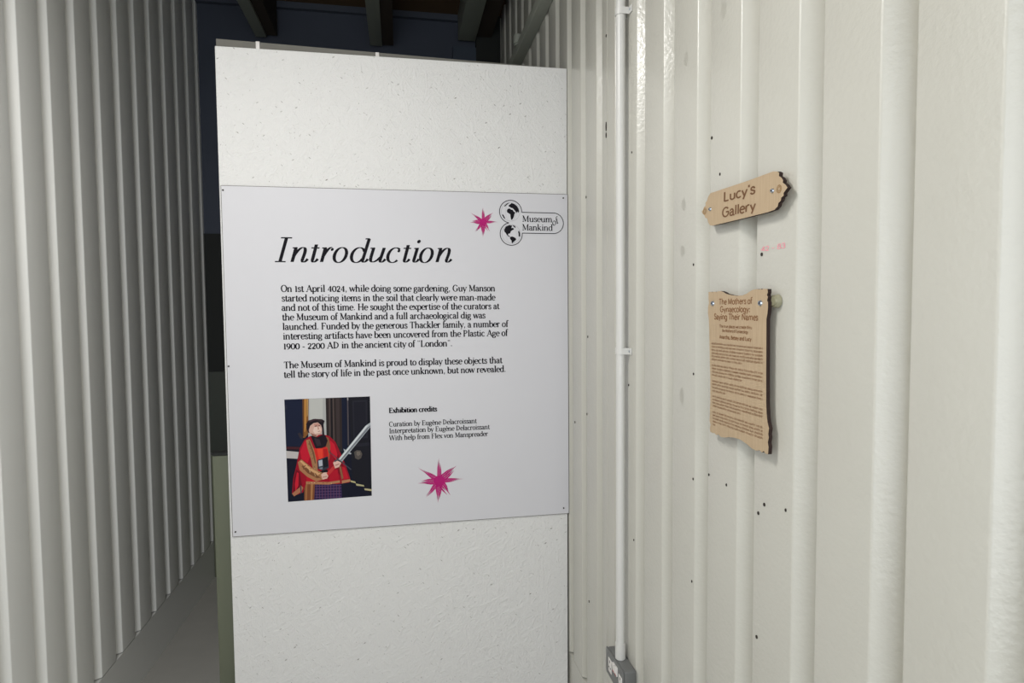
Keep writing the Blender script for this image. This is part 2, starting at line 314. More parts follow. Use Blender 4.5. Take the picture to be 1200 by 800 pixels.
def l(*a): return ('l',)+a
def a(*t): return ('a',)+t
def b(*t): return ('b',)+t
def s_(*t): return ('s',)+t
def d(*t): return ('d',)+t
def D(*t): return ('D',)+t
X = 0.66
def stem(x, top=X, serif=True):
    r = [l(x, top, x, 0), s_(x-0.05, top-0.02, 0.08)]
    if serif: r.append(s_(x, 0.02, 0.13))
    return r
def cstem(x, w=0): return [l(x, 1, x, 0), s_(x, 0.98, 0.14), s_(x, 0.02, 0.14)]
G = {
 ' ': (0.34, []),
 'a': (0.60, [b(.1,.5,.12,.72,.43,.74,.43,.44), l(.43,.46,.43,.1), b(.43,.1,.43,-.02,.53,0,.58,.06), b(.43,.38,.1,.38,.08,.24,.08,.17), b(.08,.17,.08,-.06,.36,-.05,.43,.14), d(.13,.5,.05)]),
 'b': (0.69, [l(.13,1.05,.13,0), s_(.07,1.03,.07), a(.37,.33,.24,.34,140,-140)]),
 'c': (0.58, [a(.33,.33,.25,.34,50,318), d(.47,.53,.055)]),
 'd': (0.72, [l(.56,1.05,.56,0), s_(.5,1.03,.07), s_(.61,.02,.08), a(.32,.33,.24,.34,40,320)]),
 'e': (0.60, [a(.32,.33,.25,.34,0,318), l(.08,.36,.57,.36,2)]),
 'f': (0.40, [l(.18,0,.18,.85), b(.18,.85,.18,1.08,.36,1.1,.43,1.0), l(.03,.64,.37,.64,2), s_(.18,.02,.13), d(.42,.98,.055)]),
 'g': (0.62, [a(.28,.43,.19,.22,0,360), b(.18,.24,.03,.15,.1,.05,.3,.05), b(.3,.05,.6,.05,.6,-.28,.28,-.28), b(.28,-.28,-.02,-.28,0,-.03,.2,.04), l(.42,.58,.58,.64,2)]),
 'h': (0.75, [l(.14,1.05,.14,0), s_(.08,1.03,.07), s_(.14,.02,.13), b(.14,.44,.24,.74,.57,.76,.57,.42), l(.57,.42,.57,0), s_(.57,.02,.13)]),
 'i': (0.36, stem(.18)+[D(.17,.92,.085)]),
 'j': (0.34, [l(.2,X,.2,-.1), b(.2,-.1,.2,-.3,.04,-.3,0,-.24), s_(.14,.64,.07), D(.19,.92,.085)]),
 'k': (0.70, [l(.14,1.05,.14,0), s_(.08,1.03,.07), s_(.14,.02,.13), l(.14,.25,.5,.64,2), l(.28,.40,.56,0,1), s_(.5,.64,.11), s_(.58,.02,.12)]),
 'l': (0.36, [l(.18,1.05,.18,0), s_(.12,1.03,.07), s_(.18,.02,.13)]),
 'm': (1.10, stem(.14)+[b(.14,.44,.22,.74,.53,.76,.53,.42), l(.53,.42,.53,0), s_(.53,.02,.13), b(.53,.44,.62,.74,.93,.76,.93,.42), l(.93,.42,.93,0), s_(.93,.02,.13)]),
 'n': (0.75, stem(.14)+[b(.14,.44,.24,.74,.57,.76,.57,.42), l(.57,.42,.57,0), s_(.57,.02,.13)]),
 'o': (0.64, [a(.32,.33,.25,.34,0,360)]),
 'p': (0.69, [l(.13,X,.13,-.3), s_(.07,.64,.07), s_(.13,-.29,.13), a(.37,.33,.24,.34,140,-140)]),
 'q': (0.69, [l(.56,X,.56,-.3), s_(.56,-.29,.13), a(.32,.33,.24,.34,40,320)]),
 'r': (0.53, stem(.14)+[b(.14,.4,.2,.66,.34,.72,.46,.62), d(.44,.58,.07)]),
 's': (0.50, [b(.42,.5,.38,.74,.08,.74,.1,.5), b(.1,.5,.1,.3,.44,.37,.43,.16), b(.43,.16,.4,-.07,.1,-.06,.07,.16)]),
 't': (0.42, [l(.18,.85,.18,.12), b(.18,.12,.19,-.05,.34,-.03,.4,.1), l(.02,.64,.37,.64,2)]),
 'u': (0.75, [l(.15,.64,.15,.2), b(.15,.2,.16,-.08,.46,-.08,.57,.2), l(.57,.64,.57,0), s_(.09,.64,.08), s_(.51,.64,.08), s_(.62,.02,.08)]),
 'v': (0.60, [l(.07,.64,.3,0,1), l(.3,0,.54,.64,2), s_(.08,.64,.11), s_(.54,.64,.1)]),
 'w': (0.92, [l(.07,.64,.27,0,1), l(.27,0,.46,.6,2), l(.46,.64,.66,0,1), l(.66,0,.86,.64,2), s_(.08,.64,.11), s_(.46,.64,.1), s_(.86,.64,.09)]),
 'x': (0.64, [l(.1,.64,.54,0,1), l(.54,.64,.1,0,2), s_(.1,.64,.1), s_(.54,.64,.1), s_(.1,.02,.1), s_(.54,.02,.1)]),
 'y': (0.60, [l(.07,.64,.32,0,1), l(.56,.64,.2,-.28,2), d(.14,-.25,.06), s_(.08,.64,.11), s_(.55,.64,.1)]),
 'z': (0.56, [l(.07,.64,.5,.64,2), l(.5,.64,.07,.02,1), l(.07,.02,.5,.02,2)]),
 'A': (0.90, [l(.1,0,.45,1,2), l(.43,1,.8,0,1), l(.22,.34,.67,.34,2), s_(.1,.02,.13), s_(.8,.02,.14)]),
 'B': (0.80, cstem(.2)+[b(.2,.98,.7,1,.7,.54,.25,.54), b(.25,.54,.84,.56,.84,.0,.2,.02)]),
 'C': (0.86, [a(.46,.5,.37,.51,48,312), l(.72,.98,.72,.74,2)]),
 'D': (0.92, cstem(.2)+[b(.2,.98,.96,1.02,.96,-.02,.2,.02)]),
 'E': (0.80, cstem(.2)+[l(.2,.98,.68,.98,2), l(.2,.52,.54,.52,2), l(.2,.02,.72,.02,2), l(.68,.98,.68,.78,2), l(.72,.22,.72,.02,2), l(.54,.62,.54,.42,2)]),
 'F': (0.76, cstem(.2)+[l(.2,.98,.68,.98,2), l(.2,.52,.52,.52,2), l(.68,.98,.68,.78,2), l(.52,.62,.52,.42,2)]),
 'G': (0.92, [a(.46,.5,.37,.51,48,322), l(.74,.42,.74,.08), s_(.74,.42,.13), l(.73,.98,.73,.74,2)]),
 'H': (1.00, cstem(.2)+cstem(.8)+[l(.2,.51,.8,.51,2)]),
 'I': (0.44, cstem(.22)),
 'L': (0.78, cstem(.2)+[l(.2,.02,.7,.02,2), l(.7,.24,.7,.02,2)]),
 'M': (1.12, [l(.18,1,.18,0,2), l(.2,1,.55,.06,1), l(.55,.06,.9,1,2), l(.92,1,.92,0,1), s_(.13,.98,.1), s_(.18,.02,.13), s_(.97,.98,.1), s_(.93,.02,.14)]),
 'N': (1.00, [l(.18,1,.18,0,2), l(.2,1,.8,0,1), l(.82,1,.82,0,2), s_(.12,.98,.1), s_(.18,.02,.13), s_(.82,.98,.13)]),
 'O': (0.92, [a(.46,.5,.38,.51,0,360)]),
 'P': (0.78, cstem(.2)+[b(.2,.98,.8,1.02,.8,.44,.2,.46)]),
 'S': (0.66, [b(.55,.78,.48,1.08,.1,1.06,.11,.74), b(.11,.74,.12,.46,.58,.55,.57,.25), b(.57,.25,.54,-.06,.14,-.06,.09,.25)]),
 'T': (0.82, [l(.41,.98,.41,0), l(.07,.98,.75,.98,2), s_(.41,.02,.14), l(.07,.98,.07,.78,2), l(.75,.98,.75,.78,2)]),
 'W': (1.24, [l(.08,1,.36,0,1), l(.36,0,.62,.95,2), l(.62,1,.9,0,1), l(.9,0,1.16,1,2), s_(.1,.98,.13), s_(.64,.98,.13), s_(1.15,.98,.11)]),
 'Y': (0.82, [l(.08,1,.42,.45,1), l(.42,.45,.76,1,2), l(.42,.48,.42,0)]),
 '0': (0.66, [a(.33,.42,.26,.43,0,360)]),
 '1': (0.46, [l(.24,.84,.24,0), s_(.24,.02,.14), s_(.18,.82,.08)]),
 '2': (0.62, [b(.1,.62,.1,.9,.5,.92,.5,.62), b(.5,.62,.5,.4,.2,.22,.08,.03), l(.08,.04,.56,.04,1)]),
 '3': (0.6, [b(.1,.72,.14,.92,.5,.9,.5,.66), b(.5,.66,.5,.5,.3,.45,.22,.45), b(.22,.45,.56,.46,.54,.2,.54,.2), b(.54,.2,.5,-.06,.1,-.04,.08,.14)]),
 '4': (0.68, [l(.46,.86,.46,0), l(.46,.86,.06,.25,2), l(.06,.24,.62,.24,2), s_(.46,.02,.12)]),
 '9': (0.64, [a(.31,.56,.23,.28,0,360), b(.54,.56,.54,.2,.36,.02,.12,.0)]),
 '8': (0.6, [a(.3,.62,.19,.22,0,360), a(.3,.2,.23,.22,0,360)]),
 '.': (0.32, [D(.15,.07,.085)]), ',': (0.32, [D(.16,.07,.085), l(.2,.06,.12,-.16,2)]),
 ':': (0.34, [D(.16,.07,.085), D(.16,.55,.085)]),
 '-': (0.46, [l(.07,.31,.39,.31,3)]),
 "'": (0.26, [l(.13,1,.13,.76,1)]),
 '\u201c': (0.5, [D(.15,.86,.07), D(.36,.86,.07), l(.1,.86,.16,1,2), l(.31,.86,.37,1,2)]),
 '\u201d': (0.5, [D(.13,.94,.07), D(.34,.94,.07), l(.19,.94,.12,.78,2), l(.4,.94,.33,.78,2)]),
}
G['\u00e8'] = (0.60, G['e'][1]+[l(.22,.98,.36,.78,1)])
SANS = dict(G)
SANS['g'] = (0.66, [a(.31,.33,.24,.33,0,360), l(.55,.64,.55,-.08), b(.55,-.08,.54,-.34,.2,-.34,.1,-.2)])
SANS['i'] = (0.28, [l(.14,.64,.14,0), D(.14,.9,.09)]); SANS['l'] = (0.28, [l(.14,1,.14,0)])
SANS['C'] = (0.86, [a(.46,.5,.37,.51,48,312)]); SANS['G'] = (0.92, [a(.46,.5,.37,.49,40,360), l(.48,.5,.83,.5)])
SANS['L'] = (0.66, [l(.14,1,.14,0), l(.14,.02,.6,.02)]); SANS['T'] = (0.76, [l(.38,1,.38,0), l(.04,.97,.72,.97)])
SANS['u'] = (0.7, [l(.13,.64,.13,.24), b(.13,.24,.14,-.08,.56,-.08,.57,.24), l(.57,.64,.57,0)])
SANS['t'] = (0.44, [l(.18,.88,.18,.12), b(.18,.12,.19,-.03,.34,-.01,.4,.04), l(.02,.64,.37,.64)])
SANS['y'] = (0.62, [l(.07,.64,.33,.0), l(.56,.64,.2,-.3)])

def hook(x): return b(x, .15, x-.02, -.04, x+.12, -.05, x+.2, .13)
def ent(x): return l(x-.13, .575, x+.04, .585, 3)
IT = {
 'I': [l(.2,.99,.2,.0), ('l',-.02,.985,.42,.985,3), ('l',0,.015,.42,.015,3), l(.13,.0,.2,.1,2), l(.27,0,.2,.1,2), l(.13,1,.2,.9,2), l(.27,1,.2,.9,2)],
 'n': [l(.07,.6,.07,0), ent(.07), b(.08,.25,.16,.5,.3,.64,.4,.58), b(.4,.58,.5,.52,.47,.3,.45,.15), hook(.45)],
 't': [l(.07,.72,.08,.13), ('l',-.09,.58,.23,.58,3), hook(.08)],
 'r': [l(.07,.6,.07,0), ent(.07), b(.08,.25,.16,.5,.24,.62,.34,.6), D(.36,.52,.06)],
 'o': [a(.26,.29,.235,.31,0,360)],
 'd': [a(.27,.29,.25,.31,30,330), l(.55,.97,.52,.14), ('l',.40,.965,.57,.975,3), hook(.52)],
 'u': [l(.09,.6,.08,.2), ent(.09), b(.08,.2,.08,-.06,.28,-.06,.46,.2), l(.52,.6,.49,.14), hook(.49)],
 'c': [a(.28,.29,.25,.31,48,318), D(.43,.47,.06)],
 'i': [l(.09,.6,.08,.14), ent(.09), hook(.08), D(.08,.87,.075)],
}
def sample(st):
    k = st[0]
    if k == 'l': return [(st[1], st[2]), (st[3], st[4])]
    if k == 'a':
        _, cx, cy, rx, ry, a0, a1 = st; n = max(4, int(abs(a1-a0)/30)) if not HI[0] else max(8, int(abs(a1-a0)/10))
        return [(cx+rx*math.cos(math.radians(a0+(a1-a0)*i/n)), cy+ry*math.sin(math.radians(a0+(a1-a0)*i/n))) for i in range(n+1)]
    if k == 'b':
        p = st[1:]; n = 5 if not HI[0] else 12
        return [tuple((1-t)**3*p[j]+3*t*(1-t)**2*p[2+j]+3*t*t*(1-t)*p[4+j]+t**3*p[6+j] for j in (0, 1)) for t in [i/n for i in range(n+1)]]
HI = [False]
def draw_glyph(pen, strokes, T, thick, thin, serif):
    for st in strokes:
        k = st[0]
        if k == 's':
            if serif: pen.strip([(st[1]-st[3], st[2]), (st[1]+st[3], st[2])], [thin*1.2]*2, T)
        elif k in 'dD':
            if k == 'D' or serif:
                r = st[3] if serif else max(thick*0.6, .07)
                n = 8 if not HI[0] else 16
                pen.poly([T(st[1]+r*math.cos(q*2*math.pi/n), st[2]+r*math.sin(q*2*math.pi/n)) for q in range(n)])
        else:
            pts = sample(st); flag = st[5] if k == 'l' and len(st) > 5 else 0
            ws = []
            for i in range(len(pts)):
                p0 = pts[max(0, i-1)]; p1 = pts[min(len(pts)-1, i+1)]
                dx, dy = p1[0]-p0[0], p1[1]-p0[1]; q = abs(dy)/(math.hypot(dx, dy) or 1e-9)
                ws.append(thick if (flag == 1 or not serif) else thin if flag == 2 else thin*1.35 if flag == 3 else thin+(thick-thin)*q**1.6)
            pen.strip(pts, ws, T)
def text_width(txt, font=G): return sum(font[c][0] for c in txt)
def write(pen, txt, x0, y0, h, width=None, font=G, thick=0.15, thin=0.06, serif=True, shear=0.0, rot=0.0):
    nat = text_width(txt, font)*h; kx = (width/nat) if width else 1.0; x = x0
    cr, sr = math.cos(rot), math.sin(rot)
    for c in txt:
        adv, strokes = font[c]
        def T(u, v, x=x):
            lx, ly = (x-x0)+(u+v*shear)*h*kx, v*h
            return (x0+lx*cr-ly*sr, y0+lx*sr+ly*cr)
        draw_glyph(pen, strokes, T, thick, thin, serif); x += adv*h*kx

# ------------------------------------------------------------ partition board
part = tag(empty('display_board', (-0.61, 0.011, 0)), 'tall white-painted chipboard display board meeting the corrugated wall, poster fixed on it', 'board')
bm = bmesh.new()
vs = [(-1.222, 0), (-0.0075, 0), (-0.0015, 2.44), (-1.2215, 2.44)]
fr = [bm.verts.new((x, 0.004, z)) for x, z in vs]; bk = [bm.verts.new((x, 0.022, z)) for x, z in vs]
bm.faces.new(fr); bm.faces.new(bk[::-1])
for i in range(4): bm.faces.new((fr[i], bk[i], bk[(i+1) % 4], fr[(i+1) % 4]))
bmesh.ops.recalc_face_normals(bm, faces=bm.faces)
bmesh.ops.bevel(bm, geom=list(bm.edges), offset=0.0012, segments=1, affect='EDGES')
link_obj('board_panel', bm, M_board, part)
# frame behind: top rail a little proud of the sheet at the left end
bm = box_bm(-1.2215, -0.02, 0.022, 0.067, 2.395, 2.47)
for v in bm.verts:
    if v.co.z > 2.45: v.co.z = 2.471 if v.co.x < -0.6 else 2.446
link_obj('top_rail', bm, M_timber, part)
for x in (-1.2, -0.63, -0.065): box('stud', (x-0.02, x+0.02, 0.022, 0.067, 0, 2.395), M_timber, part)
for x, z in ((-1.088, 2.462), (-0.689, 2.452)):
    box('clip', (x-0.0065, x+0.0065, 0.018, 0.030, z-0.03, z+0.008), M_white, part, bevel=0.002)

# ------------------------------------------------------------ poster
POS = [(-1.2160, 1.9774), (-0.0012, 1.9780), (-0.0003, 0.7655), (-1.2140, 0.7658)]
poster = tag(empty('exhibition_poster', (-0.61, 0.004, 0.7655)), 'large square white poster headed Introduction with black text, photo and magenta stars', 'poster')
bm = bmesh.new()
fr = [bm.verts.new((x, 0.0, z)) for x, z in POS]; bk = [bm.verts.new((x, 0.004, z)) for x, z in POS]
f = bm.faces.new(fr[::-1]); g = bm.faces.new(bk)
for i in range(4):
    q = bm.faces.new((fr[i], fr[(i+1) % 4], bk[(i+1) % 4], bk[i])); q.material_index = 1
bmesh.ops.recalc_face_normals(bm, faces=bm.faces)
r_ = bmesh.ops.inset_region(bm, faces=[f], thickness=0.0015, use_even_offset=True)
for q in r_['faces']: q.material_index = 1  # dark front rim paints in the shadow line around the sheet
link_obj('sheet', bm, [M_poster, M_postedge_shade], poster)
for (x, z) in ((-1.2089, 1.9612), (-0.0186, 1.9636), (-0.0222, 0.7884), (-1.2036, 0.7834), (-1.2086, 1.3627)):
    link_obj('pin', disc_bm((x, -0.0008, z), (0, -1, 0), 0.0030, 0.002, 10), M_pin, poster)
def board_pen(): return Pen((0, 0, 0), (1, 0, 0), (0, 0, 1), (0, -1, 0))
# heading
HI[0] = True
pen = board_pen(); H = 0.0845
PXW = 0.002944
for ch, px, mid in (('I', 322, 0), ('n', 339.4, 0), ('t', 361.5, 0), ('r', 372.8, 0), ('o', 389.1, 1), ('d', 409.2, 1), ('u', 428.3, 0), ('c', 451.6, 1), ('t', 468.9, 0), ('i', 480.3, 0), ('o', 491.0, 1), ('n', 509.4, 0)):
    x0 = -1.0487+(px-322)*PXW - (0.06+0.02 if mid else 0)*H
    z0 = 1.7202+(px-322)*0.0000135
    def T(u, v, x0=x0, z0=z0): return (x0+(u+v*0.29)*H, z0+v*H)
    draw_glyph(pen, IT[ch], T, 0.134, 0.036, True)
pen.build('heading_text', M_ink, poster)
HI[0] = False
# body copy
BH = 0.0228
LINES = [("On 1st April 4024, while doing some gardening, Guy Manson", -1.0312, -0.2790, 1.6172), ("started noticing items in the soil that clearly were man-made", -1.0295, -0.2790, 1.5840),
 ("and not of this time. He sought the expertise of the curators at", -1.0304, -0.2639, 1.5516), ("the Museum of Mankind and a full archaeological dig was", -1.0298, -0.3165, 1.5183),
 ("launched. Funded by the generous Thackler family, a number of", -1.0293, -0.2318, 1.4853), ("interesting artifacts have been uncovered from the Plastic Age of", -1.0287, -0.2338, 1.4520),
 ("1900 - 2200 AD in the ancient city of \u201cLondon\u201d.", -1.0285, -0.4392, 1.4174), ("The Museum of Mankind is proud to display these objects that", -1.0285, -0.2550, 1.3511),
 ("tell the story of life in the past once unknown, but now revealed.", -1.0294, -0.2414, 1.3180)]
for t, x0, x1, z in LINES:
    pen = board_pen()
    write(pen, t, x0, z, BH, x1-x0, thick=0.205, thin=0.09)
    pen.build('text_line', M_ink, poster)
pen = board_pen(); write(pen, "Exhibition credits", -0.6720, 1.1803, 0.0178, 0.1730, thick=0.29, thin=0.13); pen.build('text_line', M_ink, poster)
for t, x1, z in (("Curation by Eug\u00e8ne Delacroissant", -0.3533, 1.1305), ("Interpretation by Eug\u00e8ne Delacroissant", -0.3049, 1.1060), ("With help from Flex von Manspreader", -0.3113, 1.0805)):
    pen = board_pen(); write(pen, t, -0.6725, z, 0.0176, x1+0.6725, thick=0.19, thin=0.09); pen.build('text_line', M_ink, poster)

# brush-stroke stars
def star(name, c, tips):
    rnd = random.Random(11)
    pen = board_pen(); dk = board_pen()
    cx, cz = c
    R = sum(math.hypot(x-cx, z-cz) for x, z, _ in tips)/len(tips)
    pen.poly([(cx+0.25*R*math.cos(i*math.pi/8), cz+0.25*R*math.sin(i*math.pi/8)) for i in range(16)])
    for x, z, wd in tips:
        dx, dz = x-cx, z-cz; ln = math.hypot(dx, dz); ux, uz = dx/ln, dz/ln; nx, nz = -uz, ux
        nb = 4
        for k in range(nb):     # bristle marks of uneven length
            o = (k-(nb-1)/2)/(nb-1)
            L_ = ln if k == 2 else ln*(0.62+0.34*rnd.random())
            w0 = wd*R*0.78; ow = o*w0
            bx, bz = cx+nx*ow*1.0+ux*0.05*R, cz+nz*ow*1.0+uz*0.05*R
            mx_, mz_ = cx+ux*L_*0.62+nx*ow*0.85, cz+uz*L_*0.62+nz*ow*0.85
            ex, ez = cx+ux*L_+nx*ow*0.55, cz+uz*L_+nz*ow*0.55
            hw = w0*0.15
            pen.poly([(bx-nx*hw, bz-nz*hw), (mx_-nx*hw*0.85, mz_-nz*hw*0.85), (ex, ez), (mx_+nx*hw*0.85, mz_+nz*hw*0.85), (bx+nx*hw, bz+nz*hw)])
            if k in (1, 3) or (wd < 0.2 and k == 2):
                dk.poly([(mx_+(ex-mx_)*0.45-nx*hw*.4, mz_+(ez-mz_)*0.45-nz*hw*.4), (ex, ez), (mx_+(ex-mx_)*0.45+nx*hw*.4, mz_+(ez-mz_)*0.45+nz*hw*.4)])
    o = pen.build(name, M_magenta, poster, 0.0003)
    dk.build('dry_brush_tips', M_magdark, o, 0.0005)['kind'] = 'stuff'
star('star', (-0.4942, 0.9214), [(-0.4936, 1.0065, .20), (-0.4280, 0.9740, .34), (-0.4047, 0.9228, .20), (-0.4560, 0.8640, .34), (-0.5030, 0.8400, .30), (-0.5459, 0.8644, .22), (-0.5740, 0.9190, .30), (-0.5711, 0.9768, .22)])
star('star', (-0.3209, 1.8698), [(-0.3203, 1.9238, .22), (-0.2830, 1.9040, .34), (-0.2656, 1.8698, .20), (-0.2976, 1.8345, .30), (-0.3240, 1.8140, .32), (-0.3521, 1.8337, .22), (-0.3701, 1.8689, .34), (-0.3675, 1.9044, .22)])

# logo: two globes and a pill outline
pen = board_pen()
c1, c2, r = (-0.2188, 1.9090), (-0.2172, 1.8276), 0.0415
zt, zb, xr, rr = 1.9075, 1.8313, -0.0565, 0.0381
th1 = math.asin((zt-c1[1])/r) ; xs = c1[0]+r*math.cos(th1)
pts = []
def arc(cx, cz, R, a0, a1, n): return [(cx+R*math.cos(a0+(a1-a0)*i/n), cz+R*math.sin(a0+(a1-a0)*i/n)) for i in range(n+1)]
aw = math.acos(min(1, (c1[1]-c2[1])/2/r))           # waist half angle
pts += arc(c1[0], c1[1], r, th1, 1.5*math.pi-aw, 40)
pts += arc(c2[0], c2[1], r, 0.5*math.pi+aw, 2*math.pi+math.asin((zb-c2[1])/r), 40)
pts += [(xr, zb)] + arc(xr, (zt+zb)/2, rr, -math.pi/2, math.pi/2, 20) + [(xs, zt)]
for i in range(len(pts)-1):
    pen.strip([pts[i], pts[i+1]], [0.0028, 0.0028], lambda x, y: (x, y))
write(pen, "Museum", -0.1760, 1.8733, 0.0220, 0.1150, thick=0.17, thin=0.07)
write(pen, "Mankind", -0.1765, 1.8420, 0.0220, 0.1170, thick=0.17, thin=0.07)
write(pen, "of", -0.0590, 1.8590, 0.0225, 0.0260, thick=0.14, thin=0.07, shear=0.22, rot=0.5)
def blob(cx, cz, R, pts): pen.poly([(cx+R*x, cz+R*z) for x, z in pts])
RG = 0.0345
# upper globe: Africa, Europe and Asia, tip of South America
blob(*c1, RG, [(-.42,.12),(-.30,.30),(-.10,.34),(.05,.22),(.22,.20),(.34,.0),(.50,-.06),(.40,-.28),(.34,-.55),(.18,-.82),(.05,-.88),(-.02,-.55),(-.04,-.28),(-.20,-.18),(-.38,-.08)])
blob(*c1, RG, [(-.18,.48),(-.22,.66),(-.02,.80),(.10,.92),(.42,.82),(.70,.60),(.86,.34),(.93,.05),(.82,-.12),(.74,.04),(.62,-.16),(.55,.02),(.46,.12),(.34,.26),(.20,.38),(.0,.42),(-.08,.52)])
blob(*c1, RG, [(-.92,-.25),(-.78,-.36),(-.62,-.66),(-.60,-.80),(-.78,-.64),(-.90,-.42)])
blob(*c1, RG, [(-.70,.60),(-.40,.86),(-.10,.95),(-.30,.80),(-.62,.52)])
# lower globe: the Americas and the edge of Africa
blob(*c2, RG, [(-.78,.42),(-.58,.78),(-.20,.94),(.10,.90),(.02,.62),(.22,.66),(.30,.48),(.10,.40),(-.06,.26),(-.12,.06),(-.30,.02),(-.36,-.12),(-.16,-.24),(-.10,-.34),(-.40,-.22),(-.60,.08),(-.72,.2)])
blob(*c2, RG, [(-.14,-.32),(.10,-.26),(.36,-.36),(.56,-.54),(.40,-.72),(.24,-.84),(.10,-1.0),(.04,-.94),(.02,-.70),(-.14,-.52)])
blob(*c2, RG, [(.12,.96),(.42,.86),(.50,.64),(.34,.72),(.20,.84)])
blob(*c2, RG, [(.84,.40),(.96,.10),(.96,-.26),(.80,-.26),(.80,.02),(.74,.22)])
pen.build('logo', M_ink, poster, 0.0005)
pen = board_pen()
for c in (c1, c2):
    q = arc(c[0], c[1], RG, 0, 2*math.pi, 40)
    for i in range(40): pen.strip([q[i], q[i+1]], [0.0011]*2, lambda x, y: (x, y))
    for f_ in (0.55,):
        for sgn in (-1, 1):
            q = [(c[0]+sgn*RG*f_*math.cos(t), c[1]+RG*math.sin(t)) for t in [(-1.45+2.9*i/12) for i in range(13)]]
            for i in range(12): pen.strip([q[i], q[i+1]], [0.0005]*2, lambda x, y: (x, y))
pen.build('globe_ring', M_inkgrey, poster, 0.0003)

